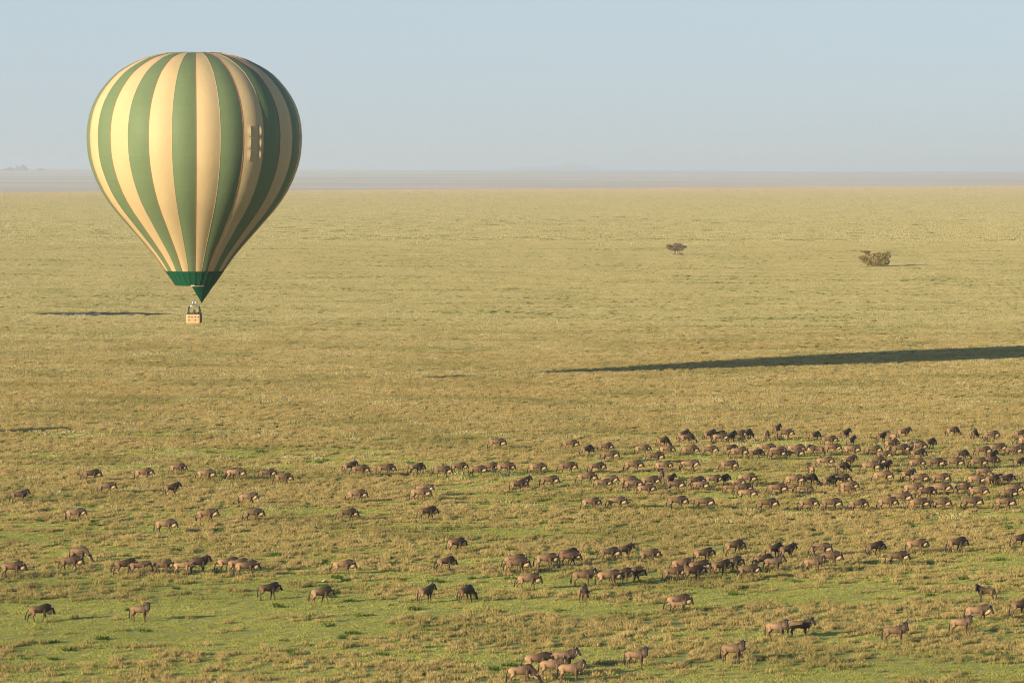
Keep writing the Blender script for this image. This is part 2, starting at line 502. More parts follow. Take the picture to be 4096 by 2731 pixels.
# ------------------------------------------------------------------ balloon
def balloon():
    s = 27.75
    cx, cy_px = 778.0, 674.0
    ray = px_ray(cx, cy_px)
    dist = F * 0.001126 * CAM_H
    base = Vector((ray.x * dist / ray.y, dist, 0))
    zz = lambda y: CAM_H + (674 - y) / s
    prof = [(217.5, 60), (218.5, 95), (222.4, 121), (229, 158), (240.7, 201), (250, 223), (268.7, 260), (285.6, 288), (303.8, 313), (327.7, 337.5), (357, 362.5), (385, 382),
            (414.6, 398.5), (444, 410.5), (472, 418.7), (505.8, 425), (550, 428.4), (584, 427), (615, 424.5), (640, 420.6), (674, 412), (722.6, 394), (771, 370), (812, 344),
            (853.5, 312), (896.5, 274), (939.6, 236.4), (984, 197), (1025.7, 162), (1060, 137), (1088, 118)]
    pr = [(zz(y), r * 0.992 / s) for y, r in prof]
    root = empty('hot_air_balloon', (base.x, base.y, zz(1297)))
    z0 = zz(1297)
    NG = 28
    da = 2 * math.pi / NG
    off = R(0.9)
    vang = math.atan2(base.x, base.y)          # bearing of the balloon from the camera
    def az(phi):                               # phi: 0 faces the camera, + to the right
        a = phi - vang
        return math.sin(a), -math.cos(a)
    K = 8
    def gore(i):
        v, f = [], []
        for z, r in pr:
            for k in range(K + 1):
                t = k / K
                phi = off + (i + t) * da
                b = 0.019 * r * math.sin(math.pi * t) * min(1, max(0.15, (pr[0][0] - z) / 2.0))
                x, y = az(phi)
                rr = r * (math.cos(da / 2) / math.cos((t - 0.5) * da)) + b
                v.append((x * rr, y * rr, z - z0))
        for j in range(len(pr) - 1):
            for k in range(K):
                a = j * (K + 1) + k
                f.append((a, a + 1, a + K + 2, a + K + 1))
        return from_py('gore', v, f, True)
    gores = {}
    for i in range(-14, 14):
        green = (i % 2) != 0                   # gore -1 (just left of centre) is green
        g = mesh_obj('gore', gore(i), root, M_GREEN if green else M_CREAM)
        gores[i] = g
        pts = []
        for z, r in pr:
            x, y = az(off + (i + 1) * da)
            pts.append((x * (r * math.cos(da / 2) / math.cos(da / 2) + 0.02), y * (r + 0.02), z - z0))
        tp = MB().tube(pts, 0.035 if green else 0.025, 5).mesh('load_tape', True)
        mesh_obj('load_tape', tp, g, M_RED if green else M_PALE)
    # turning vents on the cream gore right of centre: bulged flaps in two columns
    ph0 = off + 2 * da
    for t, wd, lf in ((0.30, 0.15, 0.10), (0.80, 0.08, 0.16)):
        for k in range(3):
            ya, yb = 510 + k * 47, 510 + k * 47 + 45
            v, f = [], []
            n, q = 10, 4
            for a in range(n + 1):
                s_ = a / n
                y = ya + (yb - ya) * s_
                z = zz(y)
                r = np.interp(y, [p[0] for p in prof], [p[1] for p in prof]) / s
                for b in range(q + 1):
                    u_ = b / q
                    ph = ph0 + (t - wd * (1 - u_)) * da
                    lift = lf * math.sin(math.pi * s_) * u_ ** 1.4
                    rr = r * (math.cos(da / 2) / math.cos((t - wd * (1 - u_) - .5) * da) + .019 * math.sin(math.pi * (t - wd * (1 - u_)))) + 0.012 + lift
                    x, yy = az(ph)
                    v.append((x * rr, yy * rr, z - z0))
            for a in range(n):
                for b in range(q):
                    c = a * (q + 1) + b
                    f.append((c, c + 1, c + q + 2, c + q + 1))
            mesh_obj('vent_flap', from_py('vent_flap', v, f, True), gores[2], M_CREAM)
    # crown: parachute valve lying in the top opening with a scalloped rim
    v, f = [(0, 0, zz(216.5) - z0)], []
    n = 56
    rt = pr[2][1]
    for j, (rf, dz) in enumerate(((0.35, -0.02), (0.7, -0.08), (0.95, -0.15), (1.02, -0.42))):
        for i in range(n):
            x, y = az(off + i * da / 2)
            wob = 0.07 * ((i // 2) % 2) * (j == 2)
            v.append((x * rt * rf, y * rt * rf, zz(216.5) - z0 + dz + wob))
    for i in range(n):
        f.append((0, 1 + i, 1 + (i + 1) % n))
        for j in range(3):
            a, b = 1 + j * n + i, 1 + j * n + (i + 1) % n
            f.append((a, a + n, b + n, b))
    mesh_obj('crown_valve', from_py('crown_valve', v, f, False), root, M_GREEN)
    # skirt and scoop
    za, zb = zz(1088) - z0, zz(1147) - z0
    ra, rb = 118 / s, 76 / s
    NS = 28
    v, f = [], []
    for j, (z, r) in enumerate(((za + 0.01, ra - 0.01), ((za + zb) / 2, (ra + rb) / 2 - 0.05), (zb, rb))):
        for i in range(NS):
            x, y = az(off + i * da)
            v.append((x * r, y * r, z))
    for j in range(2):
        for i in range(NS):
            f.append((j * NS + i, j * NS + (i + 1) % NS, (j + 1) * NS + (i + 1) % NS, (j + 1) * NS + i))
    skirt = mesh_obj('skirt', from_py('skirt', v, f, False), root, M_SKIRT)
    for i in range(0, NS):
        x, y = az(off + i * da)
        tp = MB().tube([(x * (ra + 0.012), y * (ra + 0.012), za), (x * (rb + 0.012), y * (rb + 0.012), zb)], 0.022, 5).mesh('seam')
        mesh_obj('seam', tp, skirt, M_DARKBROWN)
    tip = Vector(((807 - cx) / s, -0.4, zz(1217) - z0))
    v, f = [], []
    arc = np.radians(np.linspace(-9, 150, 16))
    lev = 6
    for j in range(lev + 1):
        t = j / lev
        for a in arc:
            x, y = az(a)
            p = Vector((x * rb, y * rb, zb)) * (1 - t) + tip * t
            p.y -= 0.10 * math.sin(math.pi * t) * (1 if a < 1.5 else -1)
            v.append(tuple(p))
    m = len(arc)
    for j in range(lev):
        for i in range(m - 1):
            f.append((j * m + i, j * m + i + 1, (j + 1) * m + i + 1, (j + 1) * m + i))
    mesh_obj('scoop', from_py('scoop', v, f, True), root, M_SKIRT)
    mb = MB()
    pts = []
    for a in np.radians(np.linspace(-8, 30, 8)):
        x, y = az(a); pts.append((x * (rb + 0.03), y * (rb + 0.03), zb - 0.02))
    mb.tube(pts, 0.045, 6)
    mesh_obj('mouth_band', mb.mesh('mouth_band'), root, M_PALE)
    x, y = az(R(-6)); mb = MB().box((x * (rb + 0.06), y * (rb + 0.06), zb + 0.10), (0.55, 0.05, 0.24))
    mesh_obj('name_patch', mb.mesh('name_patch'), root, M_WICKER)
    # basket
    bw, bd = 2.02, 3.3
    bh = zz(1260) - z0
    bx = (776 - cx) / s
    mb = MB()
    t = 0.07
    n_r = 9
    def rr_ring(w, d, z, rad, inset=0):
        pts = []
        for (sx_, sy_, a0) in ((1, 1, 0), (-1, 1, 90), (-1, -1, 180), (1, -1, 270)):
            for k in range(5):
                a = R(a0 + 22.5 * k)
                pts.append((bx + sx_ * (w / 2 - inset - rad) + rad * math.cos(a), sy_ * (d / 2 - inset - rad) + rad * math.sin(a), z))
        return pts
    bm_rings = [rr_ring(bw - 0.10, bd - 0.10, 0.0, 0.16), rr_ring(bw - 0.02, bd - 0.02, 0.10, 0.18), rr_ring(bw, bd, 0.6, 0.18), rr_ring(bw, bd, bh, 0.18),
                rr_ring(bw, bd, bh, 0.12, t), rr_ring(bw, bd, 0.6, 0.12, t), rr_ring(bw, bd, 0.08, 0.12, t)]
    mb.loft(bm_rings)
    basket = mesh_obj('basket', mb.mesh('basket'), root, M_WICKER)
    rim = MB().tube(rr_ring(bw, bd, bh + 0.02, 0.18, 0.03) + [rr_ring(bw, bd, bh + 0.02, 0.18, 0.03)[0]], 0.06, 8)
    mesh_obj('rim', rim.mesh('rim', True), basket, M_PAD)
    for r_ in range(2):
        for c_ in range(4):
            hx = bx + (-0.98 + 0.09 + (0.44, 0.88, 1.33, 1.76)[c_] - 0.18 + 0.02)
            hz = bh * (0.70 if r_ == 0 else 0.36)
            pale = r_ == 1 and c_ in (1, 3)
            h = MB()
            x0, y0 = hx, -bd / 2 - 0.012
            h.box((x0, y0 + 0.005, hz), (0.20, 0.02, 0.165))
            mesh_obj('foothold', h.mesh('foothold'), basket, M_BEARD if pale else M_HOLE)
    for k, z in enumerate((0.16, 0.66)):
        b = MB().box((bx, -bd / 2 - 0.006, z), (bw - 0.36, 0.02, 0.03))
        mesh_obj('wicker_band', b.mesh('wicker_band'), basket, M_WICKER)
    sd = MB().box((bx + bw / 2 + 0.006, 0, bh * 0.52), (0.02, bd - 0.4, bh * 0.9))  # thin dark brown sheet over the basket's right wall
    mesh_obj('side_cover', sd.mesh('side_cover'), basket, M_DARKBROWN)
    # uprights, frame, burners
    fz = zz(1229) - z0
    corners = []
    for sx_ in (-1, 1):
        for sy_ in (-1, 1):
            a = Vector((bx + sx_ * (bw / 2 - 0.12), sy_ * (bd / 2 - 0.5), bh))
            b = Vector((bx + sx_ * (bw / 2 - 0.30), sy_ * 0.55, fz))
            corners.append(b)
            mesh_obj('upright', MB().tube([a, b], [0.07, 0.055], 8).mesh('upright', True), root, M_PAD)
    fr = MB()
    for i, j in ((0, 1), (1, 3), (3, 2), (2, 0)):
        mid = (corners[i] + corners[j]) / 2 + Vector((0, 0, 0.16))
        fr.tube([corners[i] - Vector((0, 0, 0.04)), corners[i] * 0.6 + corners[j] * 0.4 + Vector((0, 0, 0.13)), mid, corners[i] * 0.4 + corners[j] * 0.6 + Vector((0, 0, 0.13)), corners[j] - Vector((0, 0, 0.04))], 0.045, 8)
    for c in (-0.28, -0.1, 0.1, 0.28):
        fr.tube([(bx + c * 1.6, -0.5, fz + 0.02), (bx + c * 0.6, -0.15, fz + 0.28)], 0.03, 6)
    for c in corners:
        fr.tube([c - Vector((0, 0, 0.1)), c + Vector((0, 0, 0.1))], 0.07, 8)
    frame = mesh_obj('burner_frame', fr.mesh('burner_frame', True), root, M_STEEL)
    for c in (-0.17, 0.20):
        b = MB().tube([(bx + c, 0, fz + 0.20), (bx + c, 0, fz + 0.28), (bx + c, 0, fz + 0.56), (bx + c, 0, fz + 0.62)], [0.07, 0.13, 0.14, 0.12], 12)
        mesh_obj('burner', b.mesh('burner', True), frame, M_STEEL)
    for i, c in enumerate(corners):
        for k in (-1, 1):
            ph = math.atan2(c.x - bx, -c.y) + k * 0.35
            x, y = az(ph + vang)
            mesh_obj('cable', MB().tube([c, (x * rb, y * rb, zb)], 0.008, 4).mesh('cable'), root, M_ROPE)
    tag(root, 'green and cream striped hot air balloon floating above the plain', 'hot air balloon')
    return root, base, bx, z0, bh, bd, bw
BAL = balloon()

# ------------------------------------------------------------------ people in the basket
def person_mesh(seed, arm):
    mb = MB()
    for s in (-1, 1):
        mb.tube([(0, s * .10, .92), (0.02, s * .11, .50), (0, s * .11, .09)], [.095, .065, .05], 10)
        mb.tube([(-.05, s * .11, .05), (.16, s * .12, .04)], [.05, .04], 8)
    def ring(z, rx, ry, x=0):
        return [(x + rx * math.cos(2 * math.pi * k / 14), ry * math.sin(2 * math.pi * k / 14), z) for k in range(14)]
    mb.loft([ring(.84, .10, .15), ring(.95, .125, .18), ring(1.12, .11, .155), ring(1.30, .125, .19), ring(1.42, .11, .20), ring(1.48, .08, .13), ring(1.52, .055, .06)])
    mb.tube([(0, 0, 1.46), (.01, 0, 1.58)], .055, 10)
    hd = []
    for z, r, x in ((1.52, .045, .02), (1.56, .075, .015), (1.62, .095, .01), (1.69, .10, 0), (1.74, .085, -.01), (1.775, .045, -.01)):
        hd.append([(x + r * 1.08 * math.cos(2 * math.pi * k / 12), r * .86 * math.sin(2 * math.pi * k / 12), z) for k in range(12)])
    mb.loft(hd)
    mb.tube([(.10, 0, 1.66), (.125, 0, 1.625)], [.014, .02], 6)
    for s in (-1, 1):
        mb.tube([(0, s * .085, 1.655), (0, s * .105, 1.655)], .025, 6)
        reach = arm[0 if s < 0 else 1]
        sh = Vector((0, s * .20, 1.41))
        if reach:
            el, ha = Vector((.16, s * .27, 1.20)), Vector((.40, s * .22, 1.30))
        else:
            el, ha = Vector((-.03, s * .26, 1.12)), Vector((.06, s * .24, .86))
        mb.tube([sh, el, ha], [.062, .046, .034], 8)
        d = (ha - el).normalized()
        mb.tube([ha, ha + d * .09], [.042, .04], 8)
        for q in range(4):
            o = Vector((0, (q - 1.5) * .02, 0))
            mb.tube([ha + d * .07 + o, ha + d * .12 + o, ha + d * (.155 + .012 * (q in (1, 2))) + o - Vector((0, 0, .02))], .0095, 5)
        mb.tube([ha + d * .03 + Vector((0, -s * .035, 0)), ha + d * .10 + Vector((0, -s * .06, 0))], .011, 5)
    return remeshed('body', mb, 0.014, 5000, 2)

def people():
    root, base, bx, z0, bh, bd, bw = BAL
    zf = z0 + 0.12
    spec = [(-0.62, -0.9, 80, (0, 0), (0.05, 0.07, 0.04), (0.20, 0.12, 0.07), 'person in a dark green jacket at the left post of the basket', 1.0, None),
            (0.08, -0.1, 60, (1, 0), (0.16, 0.12, 0.07), (0.05, 0.035, 0.025), 'pilot in a khaki shirt standing under the burner', 1.03, None),
            (0.30, -1.25, -30, (0, 1), (0.035, 0.03, 0.055), (0.03, 0.022, 0.018), 'person in a dark blue coat at the front right of the basket', 0.95, None),
            (0.66, -0.95, -15, (0, 1), (0.05, 0.03, 0.05), (0.55, 0.33, 0.24), 'person in a dark purple coat leaning near the right post', 0.98, 'bald'),
            (0.72, 0.35, 10, (1, 1), (0.11, 0.035, 0.04), (0.04, 0.02, 0.015), 'person in a maroon jacket looking out over the right side', 0.99, None),
            (-0.20, 0.9, 150, (0, 0), (0.04, 0.04, 0.045), (0.03, 0.02, 0.015), 'person in a grey jacket half hidden at the back of the basket', 0.97, None)]
    for x, y, rz, arm, shirt, hair, label, sc, opt in spec:
        me = person_mesh(0, arm)
        skin = (0.42, 0.23, 0.15)
        def fn(co):
            if co.z > 1.525:
                if co.x < 0.03 and co.z > 1.60 or co.z > 1.715: return hair
                if abs(co.z - 1.655) < .012 and co.x > .07 and abs(abs(co.y) - .035) < .014: return (.02, .015, .01)
                if abs(co.z - 1.575) < .008 and co.x > .07 and abs(co.y) < .03: return (.25, .08, .06)
                return skin
            if co.z > 0.92 and math.hypot(co.x, co.y) < 0.335: return shirt
            if co.z > 0.80 and (abs(co.y) > .2 or co.x > .3): return skin
            if co.z > 0.92: return shirt
            return (0.05, 0.05, 0.06) if co.z > .1 else (.03, .02, .015)
        vcol(me, fn)
        r = empty('person', (base.x + bx + x, base.y + y, zf))
        r.rotation_euler = (0, 0, R(rz)); r.scale = (sc, sc, sc)
        mesh_obj('body', me, r, M_PERSON)
        hb = MB()
        for z, rr in ((1.665, .101), (1.72, .104), (1.765, .085), (1.795, .04)):
            hb.v += [(-.02 + rr * 1.06 * math.cos(2 * math.pi * k / 12), rr * .92 * math.sin(2 * math.pi * k / 12), z) for k in range(12)]
        for j in range(3):
            for k in range(12):
                hb.f.append((j * 12 + k, j * 12 + (k + 1) % 12, (j + 1) * 12 + (k + 1) % 12, (j + 1) * 12 + k))
        hb.f.append(tuple(36 + k for k in range(12)))
        if opt != 'bald':
            mesh_obj('hair', hb.mesh('hair', True), r, simple_mat('hair_colour', hair, 0.6))
        tag(r, label, 'person', 'people in the balloon basket')
mp, nt, out = new_mat('skin_and_cloth')
at = N(nt, 'ShaderNodeAttribute', attribute_name='coat')
pb = N(nt, 'ShaderNodeBsdfPrincipled', i_Roughness=0.75)
nt.links.new(at.outputs['Color'], pb.inputs['Base Color']); nt.links.new(pb.outputs[0], out.inputs['Surface'])
M_PERSON = mp
people()

# ------------------------------------------------------------------ trees
def leaves(mb_v, mb_f, c, rad, n, size, flat=1.0):
    for _ in range(n):
        while True:
            p = rng.uniform(-1, 1, 3)
            if p @ p <= 1: break
        p = np.array(c) + p * np.array(rad)
        a = Vector(rng.normal(size=3)).normalized(); b = a.orthogonal().normalized()
        b = (Matrix.Rotation(rng.uniform(0, 6.28), 3, a) @ b); q = a.cross(b)
        b.z *= flat; q.z *= flat
        w, l = size * rng.uniform(.5, 1.1), size * rng.uniform(.8, 1.6)
        k = len(mb_v)
        p = Vector(p)
        mb_v += [tuple(p - b * w * .5), tuple(p + q * l * .5), tuple(p + b * w * .5), tuple(p - q * l * .5)]
        mb_f.append((k, k + 1, k + 2, k + 3))

def tree(name, loc, label, stems, clumps, leafmat, size, cat='tree'):
    root = empty(name, loc)
    tr = MB()
    for pts, rad in stems:
        tr.tube(pts, rad, 7)
    mesh_obj('trunk', tr.mesh('trunk', True), root, M_BARK)
    v, f = [], []
    for c, rad, n in clumps:
        leaves(v, f, c, rad, n, size, 0.7)
    mesh_obj('crown', from_py('crown', v, f), root, leafmat)
    return tag(root, label, cat)

g = px_ground(2707, 1022)
stems = [([(-.5, 0, 0), (-.6, .1, .9), (-1.4, .1, 2.2), (-2.6, 0, 3.2)], [.16, .13, .09, .04]), ([(-.55, 0, .6), (-.4, -.2, 2.0), (-.2, -.1, 3.3)], [.12, .09, .04]),
         ([(.5, .1, 0), (.25, .1, 1.0), (.1, 0, 2.4), (.3, 0, 3.5)], [.14, .12, .08, .04]), ([(.5, .1, .1), (1.0, 0, 1.3), (1.9, .2, 2.5), (2.8, .2, 3.0)], [.13, .1, .07, .04])]
cl = [((-2.9, 0, 3.15), (1.0, 1.2, .42), 260), ((-1.9, .8, 2.75), (1.1, 1.2, .4), 200), ((-2.4, -.6, 2.35), (1.3, 1.0, .3), 160), ((-.6, 0, 3.2), (1.1, 1.4, .5), 260), ((-.2, -.6, 2.4), (1.2, 1.0, .5), 220),
      ((.9, .3, 3.5), (1.0, 1.2, .4), 240), ((1.7, 0, 3.0), (1.0, 1.2, .4), 220), ((2.8, .2, 2.85), (1.0, 1.1, .35), 200), ((1.7, -.7, 2.3), (1.2, .9, .35), 160), ((.3, .7, 2.9), (1.4, 1.2, .5), 200),
      ((-1.0, -.3, .35), (.6, .5, .4), 50), ((1.6, .2, .35), (.9, .6, .45), 120), ((.2, 1.0, 3.9), (1.6, 1.0, .2), 130)]
cl = [(c_, (r_[0] * 1.05, r_[1], r_[2] * 1.35), n_) for c_, r_, n_ in cl] + [((-1.2, -.5, 2.0), (1.5, 1, .5), 200), ((1.0, -.5, 2.0), (1.3, 1, .5), 200)]
t_ = tree('acacia_tree', g, 'small flat-topped acacia with bare forked stems standing alone', stems, cl, M_LEAF_A, 0.4)
t_.scale = (1.0, 1.0, 1.1)
g = px_ground(3505, 1067)
stems = [([(-1.5, 0, 0), (-2.4, 0, 2.0), (-3.2, .1, 4.6)], [.16, .12, .05]), ([(0, 0, 0), (.3, 0, 2.2), (.6, 0, 4.3)], [.2, .13, .05]), ([(1.8, 0, 0), (2.4, .1, 2.4), (3.4, .1, 4.7)], [.17, .12, .05]),
         ([(-.7, -.4, 0), (-3.2, -.5, 1.9), (-4.6, -.4, 2.9)], [.12, .09, .04])]
cl = [((-3.4, 0, 4.95), (1.8, 1.2, .38), 330), ((-2.8, .2, 4.2), (1.0, .9, .5), 150), ((-4.3, -.3, 3.0), (1.3, 1.1, .8), 330), ((-3.2, 0, 2.0), (1.5, 1.3, 1.1), 380), ((-1.8, -.6, 1.2), (1.7, 1.2, 1.2), 480),
      ((-.9, .2, 3.2), (1.6, 1.4, 1.1), 480), ((.6, .4, 4.0), (1.7, 1.3, .75), 420), ((.3, -.9, 2.2), (1.6, 1.0, 1.1), 460), ((1.9, .2, 3.3), (1.4, 1.3, 1.0), 420), ((2.9, .1, 4.3), (.9, .9, .55), 200),
      ((3.7, .2, 4.75), (.8, .7, .25), 110), ((3.6, .2, 3.4), (.9, 1.0, .9), 260), ((2.4, -.5, 1.4), (1.6, 1.2, 1.3), 520), ((3.4, .2, 1.8), (.9, 1.0, 1.1), 260), ((.6, -.8, .9), (1.9, 1.0, .9), 420), ((-.8, .9, 1.0), (1.8, .8, 1.0), 300)]
tree('thicket', g, 'wide dense thorn thicket with a spreading tuft at its left', stems, cl, M_LEAF_B, 0.42, 'thicket').scale = (1.06, 1.0, 1.0)
tip = px_ground(330, 1713)
sdir = Vector((-SUN.x, -SUN.y, 0)).normalized()
hgt = 4.4
g = tip - sdir * (hgt / math.tan(SUN_EL) + 0.5)
stems = [([(0, 0, 0), (.1, 0, 1.6), (-.5, 0, 3.6)], [.2, .15, .06]), ([(.1, 0, 1.2), (.9, .2, 3.3)], [.13, .05])]
cl = [((-.9, 0, 3.5), (1.5, 1.7, .6), 520), ((.8, .2, 3.4), (1.5, 1.6, .6), 520), ((0, .6, 3.9), (1.4, 1.3, .45), 380), ((0, -.8, 2.9), (1.6, 1.2, .6), 380), ((.2, .2, 2.2), (1.2, 1.2, .7), 300)]
tree('acacia_tree', g, 'round acacia just outside the left edge, casting its long shadow in', stems, cl, M_LEAF_A, 0.34)

# ------------------------------------------------------------------ wildebeest
def sect(p, t, yaw, rn, rs, n=14):
    """elliptical section at p across direction t; rn: half height, rs: half width"""
    t = Vector(t).normalized()
    side = Vector((-math.sin(yaw), math.cos(yaw), 0))
    nrm = t.cross(side).normalized()
    side = nrm.cross(t).normalized()
    return [Vector(p) + rn * math.sin(2 * math.pi * k / n) * nrm + rs * math.cos(2 * math.pi * k / n) * side for k in range(n)]

def loft_path(mb, secs):
    """secs: (pos, yaw, half height, half width)"""
    P = [Vector(s[0]) for s in secs]
    rings = []
    for i, s in enumerate(secs):
        t = P[min(i + 1, len(P) - 1)] - P[max(i - 1, 0)]
        rings.append(sect(P[i], t, s[1], s[2], s[3]))
    mb.loft(rings)

POSES = {
    # poll position, face pitch, yaw of head, stance
    'a': dict(poll=(.93, 0, 1.07), pitch=-64, yaw=0, st=0),
    'b': dict(poll=(.94, 0, 1.02), pitch=-66, yaw=-8, st=1),
    'c': dict(poll=(.90, 0, 1.12), pitch=-58, yaw=6, st=2),
    's': dict(poll=(.80, 0, 1.36), pitch=-56, yaw=-4, st=3),
    'u': dict(poll=(.74, -.10, 1.40), pitch=-62, yaw=-62, st=3),
    'v': dict(poll=(.74, .10, 1.40), pitch=-62, yaw=58, st=3),
    'g': dict(poll=(1.02, 0, .60), pitch=-56, yaw=0, st=4),
    'k': dict(poll=(.90, -.04, 1.16), pitch=-60, yaw=-14, st=1),
}
# stance: x offsets of knee/hock and hoof for near-front, far-front, near-hind, far-hind, and lift
STANCE = [((.10, .22, 0), (-.12, -.24, .06), (-.10, -.22, .0), (.12, .20, 0)),
          ((-.08, -.20, 0), (.13, .16, .10), (.10, .20, 0), (-.14, -.26, .05)),
          ((.06, .10, 0), (-.03, -.10, 0), (-.05, -.12, 0), (.06, .08, 0)),
          ((0, .02, 0), (.01, -.03, 0), (-.02, -.03, 0), (.02, .04, 0)),
          ((.08, .14, 0), (-.05, -.10, 0), (-.04, -.06, 0), (.05, .06, 0))]

def wildebeest_proto(key, calf=False, dark=False):
    P = POSES[key]
    mb = MB()
    poll = Vector(P['poll']); yaw = R(P['yaw']); pit = R(P['pitch'])
    fd = Vector((math.cos(pit) * math.cos(yaw), math.cos(pit) * math.sin(yaw), math.sin(pit)))
    sh = Vector((.50, 0, .99))
    n1 = sh.lerp(poll, .45) + Vector((0, 0, -.02 if key != 'g' else .06)); n2 = sh.lerp(poll, .80) + Vector((0, 0, -.03))
    leg = 1.12 if calf else 1.0
    ch = 0.80 if calf else 1.0
    loft_path(mb, [((-.74, 0, 1.02), 0, .06, .05), ((-.69, 0, .98), 0, .15, .11), ((-.60, 0, .935), 0, .225, .175), ((-.42, 0, .925), 0, .245 * ch, .205), ((-.15, 0, .925), 0, .24 * ch, .215),
                   ((.12, 0, .935), 0, .285 * ch, .22), ((.34, 0, .965), 0, .335 * ch, .20), tuple([sh, 0, .31 * ch, .165]), tuple([n1, yaw * .35, .225 * ch, .115]), tuple([n2, yaw * .75, .165, .095])])
    loft_path(mb, [(n2 - fd * .06, yaw * .8, .10, .09)] + [(poll + fd * q, yaw, a, b) for q, a, b in ((-.08, .065, .075), (0, .13, .10), (.12, .12, .096), (.25, .10, .082), (.37, .088, .074), (.46, .09, .086), (.51, .07, .074), (.535, .035, .045))])
    st = STANCE[P['st']]
    i = 0
    for front in (True, False):
        for s in (-1, 1):
            k, h, lift = st[i]; i += 1
            if front:
                pts = [(.40, s * .12, .95), (.36 + k * .3, s * .135, .68), (.37 + k, s * .12, .40 + lift), (.375 + h * .95, s * .12, .11 + lift * .6), (.40 + h, s * .12, .03 + lift * .4), (.415 + h, s * .12, .0 + lift * .4)]
                rad = [.14, .10, .052, .034, .042, .044]
            else:
                pts = [(-.48, s * .10, .93), (-.44 + k * .3, s * .14, .68), (-.60 + k, s * .13, .44 + lift), (-.575 + h * .95, s * .13, .12 + lift * .6), (-.545 + h, s * .13, .03 + lift * .4), (-.53 + h, s * .13, .0 + lift * .4)]
                rad = [.17, .125, .058, .036, .042, .044]
            mb.tube(pts, rad, 10)
    body = remeshed('wildebeest_body', mb, 0.02, 2600, 3)
    taupe = np.array((.205, .122, .066)) if not calf else np.array((.25, .145, .075))
    def fn(co):
        q = (co - poll).dot(fd)
        dax = ((co - poll) - fd * q).length
        c = taupe.copy()
        c *= 1.0 + .25 * max(0, min(1, (-.25 - co.x) / .35))                       # paler rump
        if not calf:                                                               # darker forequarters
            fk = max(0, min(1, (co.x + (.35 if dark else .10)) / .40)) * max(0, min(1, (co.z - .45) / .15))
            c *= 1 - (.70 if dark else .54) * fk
        if co.x > .05 and q < .0 and co.z > .55:                                   # brindle on shoulder and neck
            c *= 1 - .18 * min(1, (co.x - .05) / .2)
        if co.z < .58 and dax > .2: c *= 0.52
        if co.z < .05: c = np.array((.03, .025, .02))
        if q > -.02 and dax < .17 and (co - poll).length < .62:                    # black face
            c = np.array((.012, .010, .009)) if not calf else np.array((.045, .03, .02))
        return c
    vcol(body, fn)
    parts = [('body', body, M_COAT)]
    # mane along the crest
    A, B = sh + Vector((-.24, 0, .27)), poll + Vector((-.03, 0, .05)) - fd * .05
    crest = [A, sh + Vector((.02, 0, .285 * ch)), n1 + Vector((0, 0, .22 * ch)), n2 + Vector((-.02, 0, .165)), B]
    m = MB(); rings = []
    for j, p in enumerate(crest):
        hh = (.02, .07, .10, .09, .05)[j] * (0.5 if calf else 1)
        rings.append([p + Vector((0, .03, -.07)), p + Vector((.01, .02, hh * .6)), p + Vector((.02, 0, hh)), p + Vector((.01, -.02, hh * .6)), p + Vector((0, -.03, -.07))])
    m.loft(rings)
    parts.append(('mane', m.mesh('mane', True), M_DARKHAIR))
    if not calf:
        # pale beard along throat
        m = MB(); rings = []
        thr = [sh + Vector((.06, 0, -.30)), n1 + Vector((.0, 0, -.21)), n2 + Vector((.0, 0, -.15)), poll + fd * .13 + Vector((-.06 * math.cos(yaw), -.06 * math.sin(yaw), -.05)), poll + fd * .24 + Vector((-.06 * math.cos(yaw), -.06 * math.sin(yaw), -.02))]
        dp = (.10, .24, .32, .26, .10)
        if key == 'g': dp = (.05, .10, .12, .10, .04)
        for j, p in enumerate(thr):
            d = dp[j]; jit = .03 * math.sin(j * 9.1)
            p = p + Vector((0, 0, .04))
            rings.append([p + Vector((0, .085, 0)), p + Vector((.01, .06, -d * .6)), p + Vector((.02 + jit, 0, -d - .04)), p + Vector((.01, -.06, -d * .6)), p + Vector((0, -.085, 0))])
        m.loft(rings)
        parts.append(('beard', m.mesh('beard', True), M_BEARD))
        yw = Matrix.Rotation(yaw, 3, 'Z')
        for s in (-1, 1):
            h = [(-.03, .05, .08), (-.02, .16, .08), (-.01, .275, .04), (.01, .335, .09), (.02, .315, .19), (.01, .255, .25)]
            hp = [poll + yw @ Vector((x, s * y, z)) for x, y, z in h]
            m = MB().tube(hp, [.05, .046, .038, .03, .02, .007], 8)
            parts.append(('horn', m.mesh('horn', True), M_HORN))
    yw = Matrix.Rotation(yaw, 3, 'Z')
    for s in (-1, 1):
        e = [poll + yw @ Vector(q) for q in ((-.05, s * .07, .01), (-.08, s * .14, .0), (-.10, s * .20, -.02))]
        parts.append(('ear', MB().tube(e, [.02, .034, .008], 6).mesh('ear', True), M_DARKHAIR))
    sw = {'a': .05, 'b': .10, 'c': .0}.get(key, .02)
    m = MB().tube([(-.72, 0, 1.02), (-.79, .0, .93), (-.82 - sw, .02, .72), (-.83 - sw * 1.6, .03, .50), (-.82 - sw * 2, .03, .30), (-.80 - sw * 2, .03, .22)], [.035, .026, .03, .055, .045, .012], 8)
    parts.append(('tail', m.mesh('tail', True), M_DARKHAIR))
    return parts

PROTO = {k: wildebeest_proto(k) for k in POSES}
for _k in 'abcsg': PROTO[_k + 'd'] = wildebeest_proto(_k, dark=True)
PROTO['A'] = wildebeest_proto('c', True)
PROTO['U'] = wildebeest_proto('u', True)

